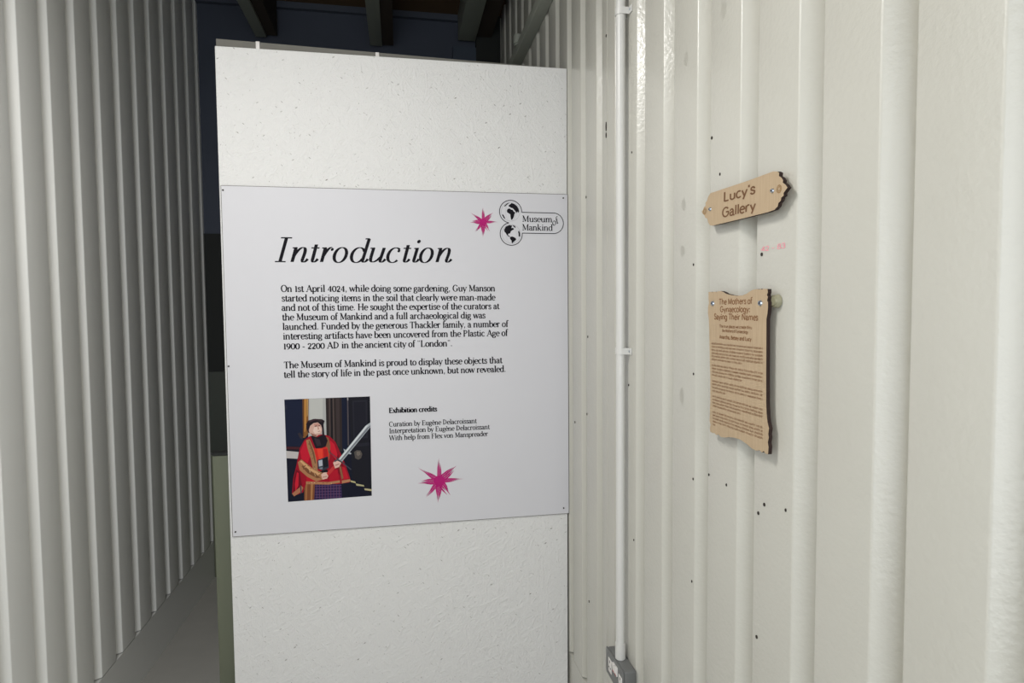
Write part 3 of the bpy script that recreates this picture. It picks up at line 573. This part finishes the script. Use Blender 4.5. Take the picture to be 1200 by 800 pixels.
# printed photograph -----------------------------------------------------------
A0, A1, A2, A3 = (-1.0297, 1.2411), (-0.7374, 1.2426), (-0.7380, 0.8817), (-1.0265, 0.8778)
def pm(x, y):
    u = (x-(47+(y-75)*25/685.0))/((620+(y-53)*13/665.0)-(47+(y-75)*25/685.0))
    v = (y-(75-22*(x-47)/573.0))/((760-42*(x-72)/561.0)-(75-22*(x-47)/573.0))
    u = min(1, max(0, u)); v = min(1, max(0, v))
    t = (A0[0]*(1-u)+A1[0]*u, A0[1]*(1-u)+A1[1]*u); q = (A3[0]*(1-u)+A2[0]*u, A3[1]*(1-u)+A2[1]*u)
    return (t[0]*(1-v)+q[0]*v, t[1]*(1-v)+q[1]*v)
ART = [
 ((20,22,38), [(47,75),(620,53),(633,718),(72,760)]),
 ((24,30,52), [(47,75),(168,70),(168,385),(58,388)]),
 ((38,40,58), [(47,110),(66,112),(66,140),(48,142)]),
 ((52,46,52), [(135,300),(150,295),(170,325),(165,340),(150,332)]),
 ((70,32,38), [(58,388),(160,392),(160,408),(60,406)]),
 ((24,24,34), [(60,406),(150,410),(145,420),(60,418)]),
 ((186,180,178), [(60,417),(142,424),(134,470),(62,466)]),
 ((128,84,44), [(166,71),(207,69),(206,300),(182,330),(170,330)]),
 ((182,128,66), [(178,71),(192,70),(192,250),(184,290),(178,290)]),
 ((90,56,34), [(168,71),(174,71),(176,320),(171,320)]),
 ((206,170,110), [(196,70),(201,70),(200,180),(196,190)]),
 ((172,172,170), [(207,69),(320,65),(326,312),(300,325),(205,330)]),
 ((186,186,182), [(215,69),(300,66),(300,200),(215,215)]),
 ((46,38,38), [(320,65),(432,61),(432,420),(360,400),(326,330)]),
 ((74,62,60), [(340,64),(352,64),(354,330),(344,330)]),
 ((84,72,68), [(366,63),(374,63),(380,350),(372,350)]),
 ((60,50,50), [(388,63),(412,62),(416,390),(396,380)]),
 ((30,26,30), [(353,64),(364,64),(370,340),(356,340)]),
 ((20,26,46), [(428,61),(460,60),(466,400),(432,420)]),
 ((78,72,76), [(464,60),(472,60),(478,380),(468,380)]),
 ((150,146,148), [(464,60),(472,60),(473,80),(466,80)]),
 ((26,26,34), [(476,60),(620,53),(633,718),(500,600)]),
 ((36,36,46), [(500,80),(600,76),(604,330),(508,340)]),
 ((28,28,38), [(510,92),(590,88),(594,318),(516,326)]),
 ((36,36,46), [(520,370),(612,360),(616,380),(524,390)]),
 ((84,78,74), [(512,425),(530,412),(556,414),(568,438),(560,464),(542,476),(520,466)]),
 ((112,104,96), [(530,422),(550,420),(556,440),(540,452),(528,442)]),
 ((180,172,128), [(488,614),(520,622),(524,634),(490,626)]),
 ((176,170,130), [(524,636),(578,646),(582,656),(528,650)]),
 ((186,176,136), [(582,668),(633,674),(633,686),(584,680)]),
 # lower robe and plaid
 ((122,72,46), [(178,630),(250,634),(246,750),(178,752)]),
 ((152,102,64), [(186,634),(200,634),(196,750),(184,750)]),
 ((168,118,76), [(222,636),(236,636),(232,750),(220,750)]),
 ((46,34,72), [(250,636),(345,632),(425,628),(432,735),(244,748)]),
 # cloak
 ((150,18,38), [(215,318),(300,305),(345,318),(385,355),(420,430),(455,515),(485,600),(482,628),(400,640),(340,637),(190,640),(170,696),(110,720),(98,700),(106,600),(125,520),(148,400),(178,345)]),
 ((190,26,48), [(180,352),(205,345),(232,420),(200,500),(160,470),(152,420)]),
 ((110,12,30), [(125,540),(150,560),(165,660),(115,712),(104,690),(110,600)]),
 ((196,30,50), [(130,560),(142,566),(140,650),(120,690),(116,640)]),
 ((120,14,32), [(370,380),(400,430),(440,520),(470,600),(440,610),(400,560),(375,470)]),
 ((196,30,48), [(350,345),(378,372),(400,440),(392,480),(362,440),(348,400)]),
 ((186,28,46), [(430,520),(450,530),(476,600),(440,610)]),
 ((178,22,42), [(196,560),(250,600),(244,625),(192,625)]),
 ((172,22,42), [(345,560),(400,540),(410,612),(345,622)]),
 ((160,118,82), [(190,345),(214,338),(240,400),(262,470),(268,560),(240,560),(222,470),(200,400)]),
 ((112,78,54), [(206,350),(214,350),(244,430),(256,500),(248,500),(232,430)]),
 ((130,88,62), [(318,320),(340,330),(352,380),(346,470),(330,500),(322,440)]),
 ((172,120,86), [(190,622),(340,626),(415,614),(418,630),(340,643),(190,640)]),
 ((176,124,90), [(428,616),(486,606),(488,622),(430,636)]),
 ((168,112,82), [(98,704),(160,652),(172,664),(160,690),(112,722)]),
 ((140,92,66), [(410,520),(424,520),(440,600),(428,610)]),
 # doublet
 ((206,44,38), [(240,400),(330,392),(342,440),(338,505),(262,490)]),
 ((226,66,48), [(262,404),(300,400),(300,470),(276,470)]),
 ((176,30,34), [(305,405),(330,402),(336,470),(312,480)]),
 # armour
 ((50,54,66), [(266,478),(336,452),(342,530),(304,550),(268,536)]),
 ((176,180,190), [(272,482),(298,476),(300,516),(276,522)]),
 ((26,26,34), [(302,470),(334,458),(338,520),(306,530)]),
 ((120,124,136), [(276,530),(300,526),(300,540),(282,540)]),
 ((20,18,26), [(258,560),(330,540),(340,560),(290,575)]),
 # beard and scarf
 ((30,22,32), [(222,318),(240,312),(262,326),(292,312),(318,312),(334,348),(322,384),(296,398),(254,400),(238,362)]),
 ((52,42,50), [(244,330),(280,340),(290,380),(262,386)]),
 # hat and hair
 ((34,24,32), [(190,240),(202,216),(240,203),(294,205),(314,216),(306,240),(312,318),(298,320),(296,262),(276,236),(240,232),(220,254),(208,278),(199,262)]),
 # face
 ((206,166,152), [(200,276),(210,268),(216,250),(238,232),(268,226),(290,246),(297,276),(292,300),(272,310),(256,324),(232,316),(212,296)]),
 ((226,196,184), [(244,258),(280,254),(292,276),(284,296),(250,302),(236,284)]),
 ((190,138,126), [(240,238),(268,232),(284,244),(280,250),(248,250)]),
 ((150,100,94), [(268,285),(284,282),(285,286),(270,289)]),
 ((150,104,92), [(218,296),(240,304),(262,312),(256,324),(232,316)]),
 ((96,62,62), [(246,250),(262,247),(264,252),(248,255)]), ((96,62,62), [(272,246),(284,245),(285,250),(274,252)]),
 ((190,140,126), [(266,252),(272,252),(278,272),(268,276)]),
 ((64,44,50), [(204,214),(250,202),(300,206),(300,214),(250,212),(210,226)]),
 ((34,24,32), [(192,250),(204,236),(216,252),(208,280),(214,300),(202,292),(194,270)]),
 ((52,42,44), [(262,206),(290,208),(298,224),(276,220)]),
 # sleeve
 ((168,118,82), [(136,492),(160,474),(232,532),(304,566),(298,610),(258,622),(198,590),(148,546)]),
 ((204,158,112), [(150,486),(162,482),(226,536),(290,570),(270,576),(200,540)]),
 ((116,74,50), [(160,520),(176,516),(240,566),(290,596),(262,600),(200,566)]),
 # hands
 ((216,178,164), [(290,576),(306,562),(328,560),(342,578),(330,602),(300,610)]),
 ((176,130,118), [(300,590),(330,584),(332,590),(302,598)]),
 # grip, pommel, hand on hilt, blade
 ((186,52,54), [(326,566),(372,516),(388,530),(338,586)]),
 ((220,180,166), [(370,496),(392,474),(420,486),(424,500),(410,524),(384,534)]),
 ((170,120,112), [(384,510),(412,500),(414,506),(388,518)]),
 ((70,72,84), [(376,484),(400,470),(426,484),(420,492),(398,482),(382,492)]),
 ((60,62,74), [(338,420),(344,420),(494,538),(490,546)]),
 ((170,174,182), [(440,402),(452,408),(494,432),(490,440),(470,436),(446,424)]),
 ((172,178,182), [(406,472),(590,248),(624,226),(628,256),(430,488)]),
 ((118,122,130), [(418,478),(600,262),(626,244),(628,252),(426,484)]),
 ((212,216,218), [(412,470),(592,250),(610,240),(602,252),(420,474)]),
 ((70,66,76), [(150,650),(158,648),(162,700),(154,706)]),
]
def art_mesh():
    verts, faces, cols = [], [], []
    for i, (c, pts) in enumerate(ART):
        b0 = len(verts); off = -0.0002-0.000012*i
        for x, y in pts: X_, Z_ = pm(x, y); verts.append((X_, off, Z_))
        faces.append(tuple(range(b0, len(verts)))); cols.append(c)
    n = len(ART)
    for i in range(9):        # plaid lines
        x = 258+i*19
        b0 = len(verts); off = -0.0002-0.000012*(n+1)
        for q in ((x, 642), (x+4, 642), (x+5, 738), (x+1, 738)): X_, Z_ = pm(*q); verts.append((X_, off, Z_))
        faces.append(tuple(range(b0, b0+4))); cols.append((104, 62, 92))
    for i in range(5):
        y = 652+i*19; b0 = len(verts); off = -0.0002-0.000012*(n+2)
        for q in ((252, y), (426, y-6), (426, y-2), (252, y+4)): X_, Z_ = pm(*q); verts.append((X_, off, Z_))
        faces.append(tuple(range(b0, b0+4))); cols.append((92, 70, 108))
    rnd = random.Random(3)
    for i in range(46):       # brocade flecks on the sleeve and the trims
        t = rnd.random()
        if i < 26: x, y = 150+t*140, 500+t*84+rnd.uniform(-18, 26)
        elif i < 38: x, y = 206+t*44, 360+t*180+rnd.uniform(-4, 4)
        else: x, y = 200+t*200, 630+rnd.uniform(-3, 4)
        b0 = len(verts); off = -0.0002-0.000012*(n+3)
        for q in ((x-3, y), (x, y-3), (x+4, y), (x, y+4)): X_, Z_ = pm(*q); verts.append((X_, off, Z_))
        faces.append(tuple(range(b0, b0+4))); cols.append(rnd.choice([(92, 54, 38), (220, 184, 140), (120, 76, 50)]))
    me = bpy.data.meshes.new('printed_photograph'); me.from_pydata(verts, [], faces); me.update()
    bm = bmesh.new(); bm.from_mesh(me)
    for f in bm.faces:
        f.normal_update()
        if f.normal.y > 0: f.normal_flip()
    bm.to_mesh(me); bm.free()
    at = me.color_attributes.new('ink', 'BYTE_COLOR', 'CORNER') if False else me.attributes.new('ink', 'FLOAT_COLOR', 'FACE')
    for i, c in enumerate(cols): at.data[i].color = (*lin(c), 1)
    mt = bpy.data.materials.new('photo_print'); mt.use_nodes = True; nt = mt.node_tree; b_ = nt.nodes['Principled BSDF']
    an = nt.nodes.new('ShaderNodeAttribute'); an.attribute_name = 'ink'
    nt.links.new(an.outputs['Color'], b_.inputs['Base Color']); b_.inputs['Roughness'].default_value = 0.6; b_.inputs['Specular IOR Level'].default_value = 0.12
    me.materials.append(mt)
    o = bpy.data.objects.new('printed_photograph', me); C.objects.link(o); o.parent = poster
    o.matrix_parent_inverse = Matrix.Translation(-Vector(poster.location))
    o['label'] = 'printed colour photo of a person in red cloak and dark cap holding a sword'
art_mesh()

# ------------------------------------------------------------ wooden signs on the wall
def sign_plate(name, outline, xf, t, parent):
    """outline in (y, z) on the front face at x = xf; thickness t towards the wall"""
    bm = bmesh.new()
    ar = sum(outline[i][0]*outline[(i+1) % len(outline)][1]-outline[(i+1) % len(outline)][0]*outline[i][1] for i in range(len(outline)))
    pts = outline if ar < 0 else outline[::-1]
    fr = [bm.verts.new((xf, y, z)) for y, z in pts]
    face = bm.faces.new(fr); face.normal_update()
    if face.normal.x > 0: face.normal_flip()
    r_ = bmesh.ops.inset_region(bm, faces=[face], thickness=0.0015, use_even_offset=True)
    for q in r_['faces']: q.material_index = 1
    bk = [bm.verts.new((xf+t, y, z)) for y, z in pts]
    n = len(pts)
    for i in range(n):
        q = bm.faces.new((fr[i], fr[(i+1) % n], bk[(i+1) % n], bk[i])); q.material_index = 1
    bm.faces.new(bk)
    bmesh.ops.recalc_face_normals(bm, faces=bm.faces)
    return link_obj(name, bm, [M_wood, M_char], parent)
XF, TH = -0.018, 0.007
def wall_pen(y0, z0, ang=0.0):     # text runs towards the camera (-Y)
    return Pen((XF, y0, z0), (0, -math.cos(ang), math.sin(ang)), (0, math.sin(ang), math.cos(ang)), (-1, 0, 0))
LUCY = [(-1.1047, 1.7739), (-1.1764, 1.7722), (-1.2403, 1.7707), (-1.3118, 1.7704), (-1.3229, 1.7679), (-1.3285, 1.7646), (-1.3279, 1.7594), (-1.3348, 1.7551), (-1.3389, 1.7505), (-1.3383, 1.7466), (-1.3457, 1.7419), (-1.3504, 1.7365), (-1.3459, 1.7334), (-1.3407, 1.7299), (-1.3408, 1.7254), (-1.3348, 1.7237), (-1.3336, 1.719), (-1.3275, 1.7163), (-1.3255, 1.7111), (-1.3166, 1.707), (-1.2989, 1.706), (-1.221, 1.7069), (-1.1306, 1.7085), (-1.1133, 1.7089), (-1.1036, 1.7112), (-1.0963, 1.7178), (-1.0926, 1.726), (-1.0837, 1.7293), (-1.0804, 1.7349), (-1.0729, 1.7387), (-1.0696, 1.7436), (-1.0765, 1.7469), (-1.0781, 1.7507), (-1.0854, 1.7525), (-1.0853, 1.7582), (-1.0915, 1.7617), (-1.0956, 1.7685)]
lucy = tag(empty('name_plaque', (XF+TH, -1.21, 1.7400)), 'small horizontal wooden plaque with scalloped ends reading Lucy\'s Gallery', 'sign')
sign_plate('plate', LUCY, XF, TH, lucy)
HI[0] = True
a_ = 0.035*-1
pen = wall_pen(-1.1545, 1.7484, a_)
write(pen, "Lucy's", 0, 0, 0.0172, 0.1070, font=SANS, thick=0.165, serif=False)
pen.build('lettering', M_engdark, lucy, 0.0003)
pen = wall_pen(-1.1500, 1.7195, a_)
write(pen, "Gallery", 0, 0, 0.0172, 0.1130, font=SANS, thick=0.165, serif=False)
pen.build('lettering', M_engdark, lucy, 0.0003)
HI[0] = False
for y, z in ((-1.1048, 1.7425), (-1.3109, 1.7391)):
    sc = link_obj('screw', disc_bm((XF-0.0012, y, z), (-1, 0, 0), 0.0040, 0.0026, 16, r2=0.0030), M_screw, lucy, smooth=True)
    link_obj('screw_recess', disc_bm((XF-0.0026, y, z), (-1, 0, 0), 0.0015, 0.0012, 8), M_screwdark, sc)
    link_obj('screw_shaft', disc_bm(((XF+TH)/2, y, z), (1, 0, 0), 0.002, abs(XF+TH), 8), M_brass, lucy)
    link_obj('spacer', disc_bm(((XF+TH)/2+0.0005, y, z), (1, 0, 0), 0.0052, abs(XF+TH)-0.001, 12), M_white, lucy, smooth=True)
def ring_bm(pen, cy, cz, r, w_):
    q = [(r*math.cos(2*math.pi*i/20), r*math.sin(2*math.pi*i/20)) for i in range(21)]
    for i in range(20): pen.strip([(cy+q[i][0], cz+q[i][1]), (cy+q[i+1][0], cz+q[i+1][1])], [w_]*2, lambda x, y: (x, y))
M_light = mat('light_engraving', (148, 110, 60), 0.7)
for y, z in ((-1.0826, 1.7420), (-1.3290, 1.7385)):
    pen = wall_pen(0, 0)
    ring_bm(pen, -y, z, 0.0062, 0.0012); ring_bm(pen, -y, z, 0.0034, 0.0010)
    for i in range(8):
        t = i*math.pi/4; pen.strip([(-y+0.0034*math.cos(t), z+0.0034*math.sin(t)), (-y+0.0062*math.cos(t), z+0.0062*math.sin(t))], [0.0006]*2, lambda x, y_: (x, y_))
    pen.build('rosette', M_light, lucy, 0.0003)

MOTH = [(-1.1, 1.5793), (-1.112, 1.5791), (-1.1154, 1.578), (-1.1187, 1.5791), (-1.1287, 1.5788), (-1.132, 1.5777), (-1.1352, 1.5792), (-1.1489, 1.5792), (-1.1588, 1.577), (-1.1686, 1.5733), (-1.1876, 1.5704), (-1.2059, 1.5687), (-1.2237, 1.5691), (-1.2375, 1.5717), (-1.2476, 1.5756), (-1.2575, 1.5782), (-1.2705, 1.5789), (-1.2769, 1.5779), (-1.2806, 1.5789), (-1.2838, 1.5773), (-1.2875, 1.5786), (-1.3005, 1.5778), (-1.3012, 1.5721), (-1.2988, 1.5676), (-1.3013, 1.5649), (-1.2996, 1.5587), (-1.3022, 1.555), (-1.3023, 1.547), (-1.3007, 1.5362), (-1.2982, 1.5272), (-1.2984, 1.5182), (-1.2995, 1.434), (-1.3005, 1.3861), (-1.3022, 1.3664), (-1.3052, 1.3528), (-1.3094, 1.3436), (-1.3076, 1.3333), (-1.3091, 1.3276), (-1.3066, 1.319), (-1.3088, 1.3115), (-1.3077, 1.2988), (-1.3003, 1.2979), (-1.2951, 1.3014), (-1.29, 1.2976), (-1.2829, 1.3001), (-1.2723, 1.2969), (-1.2577, 1.2982), (-1.2427, 1.3023), (-1.2234, 1.3058), (-1.2035, 1.3056), (-1.1829, 1.3027), (-1.1681, 1.2988), (-1.1528, 1.2968), (-1.1439, 1.2997), (-1.1349, 1.2972), (-1.128, 1.2995), (-1.1202, 1.298), (-1.1117, 1.2992), (-1.1097, 1.3059), (-1.1124, 1.3136), (-1.1085, 1.32), (-1.1093, 1.3344), (-1.1108, 1.3583), (-1.11, 1.4055), (-1.1037, 1.51), (-1.1017, 1.527), (-1.0981, 1.5377), (-1.0988, 1.5484), (-1.1021, 1.5569), (-1.1002, 1.5676)]
moth = tag(empty('text_plaque', (XF+TH, -1.20, 1.44)), 'tall wooden plaque headed The Mothers of Gynaecology with lines of engraved text', 'sign')
sign_plate('plate', MOTH, XF, TH, moth)
HI[0] = True
for t, y0, y1, z, h, th in (("The Mothers of", -1.1415, -1.2553, 1.5537, 0.0105, 0.17), ("Gynaecology:", -1.1460, -1.2500, 1.5392, 0.0105, 0.17), ("Saying Their Names", -1.1236, -1.2741, 1.5249, 0.0108, 0.18),
                        ("The true places we create thru", -1.1443, -1.2556, 1.5092, 0.0056, 0.17), ("the Mothers of Gynaecology", -1.1544, -1.2440, 1.5009, 0.0056, 0.17),
                        ("Anarcha, Betsey and Lucy", -1.1446, -1.2543, 1.4880, 0.0068, 0.22)):
    pen = wall_pen(y0, z); write(pen, t, 0, 0, h, abs(y1-y0), font=SANS, thick=th, serif=False)
    pen.build('lettering', M_engrave, moth, 0.0003)
HI[0] = False
# body text too small to read in the photograph: rows of engraved word shapes
rnd = random.Random(5)
def word_row(y0, y1, z, h=0.0043):
    pen = wall_pen(y0, z); txt = ''
    want = abs(y1-y0)/(h*0.70)
    while len(txt) < want:
        txt += ''.join(rnd.choice('nuoiecrsathlm') for _ in range(rnd.randint(2, 8)))+' '
    txt = txt[:max(2, int(want))].strip()
    write(pen, txt, 0, 0, h, abs(y1-y0), font=SANS, thick=0.135, serif=False)
    pen.build('text_line', M_engrave, moth, 0.0003)
for rows, last in (((1.4752, 1.4690, 1.4625, 1.4562, 1.4502, 1.4440), -1.2251), ((1.4324, 1.4260, 1.4193, 1.4129), -1.2257), ((1.4010, 1.3948, 1.3882, 1.3816), -1.1680), ((1.3705, 1.3642, 1.3581, 1.3519), -1.2211), ((1.3395, 1.3332, 1.3270, 1.3209, 1.3145), -1.1316)):
    for i, z in enumerate(rows):
        k = (1.4752-z)/0.16
        yl = -1.1139-0.008*k
        word_row(yl, last if i == len(rows)-1 else -1.2890-0.003*k, z)
for y, z in ((-1.1181, 1.5560), (-1.2805, 1.5544)):
    sc = link_obj('screw', disc_bm((XF-0.0014, y, z), (-1, 0, 0), 0.0052, 0.0028, 20, r2=0.0040), M_screw, moth, smooth=True)
    bmx = box_bm(XF-0.0031, XF-0.0026, y-0.0026, y+0.0026, z-0.0006, z+0.0006); box_bm(XF-0.0031, XF-0.0026, y-0.0006, y+0.0006, z-0.0026, z+0.0026, bm=bmx)
    link_obj('screw_recess', bmx, M_screwdark, sc)
    link_obj('screw_shaft', disc_bm(((XF+TH)/2, y, z), (1, 0, 0), 0.002, abs(XF+TH), 8), M_screw, moth)
bm = disc_bm((-0.0055, -1.3045, 1.5575), (-1, 0, 0), 0.0125, 0.011, 24, r2=0.0095)
bmesh.ops.bevel(bm, geom=[e for e in bm.edges if len(e.link_faces) == 2 and abs(e.verts[0].co.x-e.verts[1].co.x) < 1e-6], offset=0.002, segments=2, affect='EDGES')
link_obj('spacer', bm, M_spacer, moth, smooth=True)
link_obj('spacer', disc_bm((-0.0055, -1.1181, 1.5560), (-1, 0, 0), 0.0095, 0.0108, 20), M_spacer, moth, smooth=True)

# pink handwriting on the wall between the signs
XW = 0.0
pen = Pen((0, -1.2520, 1.6448), (0, -1, 0), (0, 0, 1), (-1, 0, 0))
write(pen, "42 - 83", 0, 0, 0.0095, 0.0700, font=SANS, thick=0.11, serif=False)
o = pen.build('handwriting', M_pink, wall_right, 0.0004); o['label'] = 'faint pink handwritten numbers between the two wooden signs'

# ------------------------------------------------------------ conduit and socket
PX, PY, PR = -0.0225, -0.6145, 0.0125
pipe = tag(empty('electrical_conduit', (0, PY, 0.548)), 'white round plastic conduit running down the corrugated wall into the grey socket box', 'pipe')
link_obj('tube', disc_bm((PX, PY, (0.56+Z_CEIL)/2), (0, 0, 1), PR, Z_CEIL-0.56-0.002, 28), M_pipe, pipe, smooth=True)
bm = disc_bm((PX, PY, 0.5715), (0, 0, 1), PR+0.0022, 0.047, 28)
bmesh.ops.bevel(bm, geom=[e for e in bm.edges if len(e.link_faces) == 2 and abs(e.verts[0].co.z-e.verts[1].co.z) < 1e-6], offset=0.0015, segments=2, affect='EDGES')
link_obj('adaptor', bm, M_pipe, pipe, smooth=True)
def saddle(z):
    bm = bmesh.new(); n = 16; ro, ri, hh = PR+0.0022, PR+0.0002, 0.009
    ring = []
    prof = [(-0.0005, PR+0.0022), ]
    path = [(-0.0008, -ro)]+[(PX+ro*math.cos(math.pi/2+math.pi*i/n), ro*math.sin(math.pi/2+math.pi*i/n)) for i in range(n+1)]
    path = [(-0.0008, ro)]+path[1:]+[(-0.0008, -ro)]
    inn = [(-0.0008, ri)]+[(PX+ri*math.cos(math.pi/2+math.pi*i/n), ri*math.sin(math.pi/2+math.pi*i/n)) for i in range(n+1)]+[(-0.0008, -ri)]
    V = [[bm.verts.new((x, PY+y, z+s)) for (x, y) in P] for P in (path, inn) for s in (-hh, hh)]
    for i in range(len(path)-1):
        bm.faces.new((V[0][i], V[0][i+1], V[1][i+1], V[1][i])); bm.faces.new((V[2][i], V[3][i], V[3][i+1], V[2][i+1]))
        bm.faces.new((V[0][i], V[2][i], V[2][i+1], V[0][i+1])); bm.faces.new((V[1][i], V[1][i+1], V[3][i+1], V[3][i]))
    bmesh.ops.recalc_face_normals(bm, faces=bm.faces)
    box_bm(-0.004, -0.0006, PY-0.030, PY-ri, z-hh, z+hh, bevel=0.001, bm=bm)
    sd = link_obj('saddle_clip', bm, M_pipe, pipe, smooth=True)
    link_obj('screw', disc_bm((-0.0048, PY-0.0215, z), (-1, 0, 0), 0.003, 0.0016, 10), M_screw, sd)
saddle(2.352); saddle(1.430)

sock = tag(empty('socket_box', (0, -0.614, 0.478)), 'grey metal-clad double power socket on the wall at the foot of the conduit', 'socket')
b0, b1, z0, z1, xd = -0.683, -0.546, 0.474, 0.548, -0.042
link_obj('back_box', box_bm(xd+0.006, -0.0005, b0, b1, z0, z1, bevel=0.005, seg=3), M_grey, sock, smooth=True)
link_obj('front_plate', box_bm(xd, xd+0.0058, b0-0.0005, b1+0.0005, z0-0.0005, z1+0.0005, bevel=0.0022, seg=2), M_grey, sock, smooth=True)
def rocker(y, z, hw, hh):
    bm = box_bm(xd-0.004, xd+0.001, y-hw, y+hw, z-hh, z+hh, bevel=0.001)
    for v in bm.verts:
        if v.co.x < xd-0.002 and v.co.z > z: v.co.x -= 0.0025
    sw = link_obj('rocker_switch', bm, M_white, sock, smooth=True)
    link_obj('red_band', box_bm(xd-0.0046, xd-0.0036, y-hw*0.8, y+hw*0.8, z-hh*0.92, z-hh*0.72), M_red, sw)
rocker(-0.6205, 0.5270, 0.0075, 0.0125); rocker(-0.6390, 0.5270, 0.0075, 0.0125)
# white insulating faces with pin slots
for y in (-0.5830, -0.6680):
    ip = link_obj('socket_insert', box_bm(xd-0.0012, xd+0.001, y-0.0130, y+0.0130, 0.490, 0.530, bevel=0.0008), M_white, sock, smooth=True)
    for (yy, zz, hy, hz) in ((0, 0.522, 0.002, 0.004), (-0.006, 0.504, 0.003, 0.0018), (0.006, 0.504, 0.003, 0.0018)):
        box('pin_slot', (xd-0.0015, xd-0.0011, y+yy-hy, y+yy+hy, zz-hz, zz+hz), M_screwdark, ip)

# ------------------------------------------------------------ low post glimpsed past the board's left edge
post = tag(empty('low_post', (-1.268, 0.12, 0)), 'low olive-grey post glimpsed beside the left edge of the display board', 'post')
link_obj('shaft', box_bm(-1.300, -1.236, 0.10, 0.14, 0.012, 1.032, bevel=0.003), M_dado, post, smooth=True)
link_obj('cap', box_bm(-1.303, -1.233, 0.097, 0.143, 1.0325, 1.042, bevel=0.002), M_darkvoid, post, smooth=True)
link_obj('foot_plate', box_bm(-1.315, -1.228, 0.085, 0.155, 0.0, 0.0115, bevel=0.002), M_dado, post, smooth=True)

# ------------------------------------------------------------ steel angle behind the board, high on the wall
rail = tag(empty('steel_rail', (0, 0.7, 2.785)), 'grey-green steel rail along the corrugated wall above and behind the partition', 'rail')
link_obj('rail_bar', box_bm(-0.050, -0.0005, 0.03, Y_BACK-0.06, 2.785, 2.832, bevel=0.003), M_steelgg, rail, smooth=True)
bm = disc_bm((-0.045, 0.72, 2.845), (0, 0, 1), 0.022, 0.05, 16); 
bmesh.ops.bevel(bm, geom=[e for e in bm.edges if abs(e.verts[0].co.z-e.verts[1].co.z) < 1e-6], offset=0.006, segments=2, affect='EDGES')
link_obj('bracket_cap', bm, M_steelgg, rail, smooth=True)
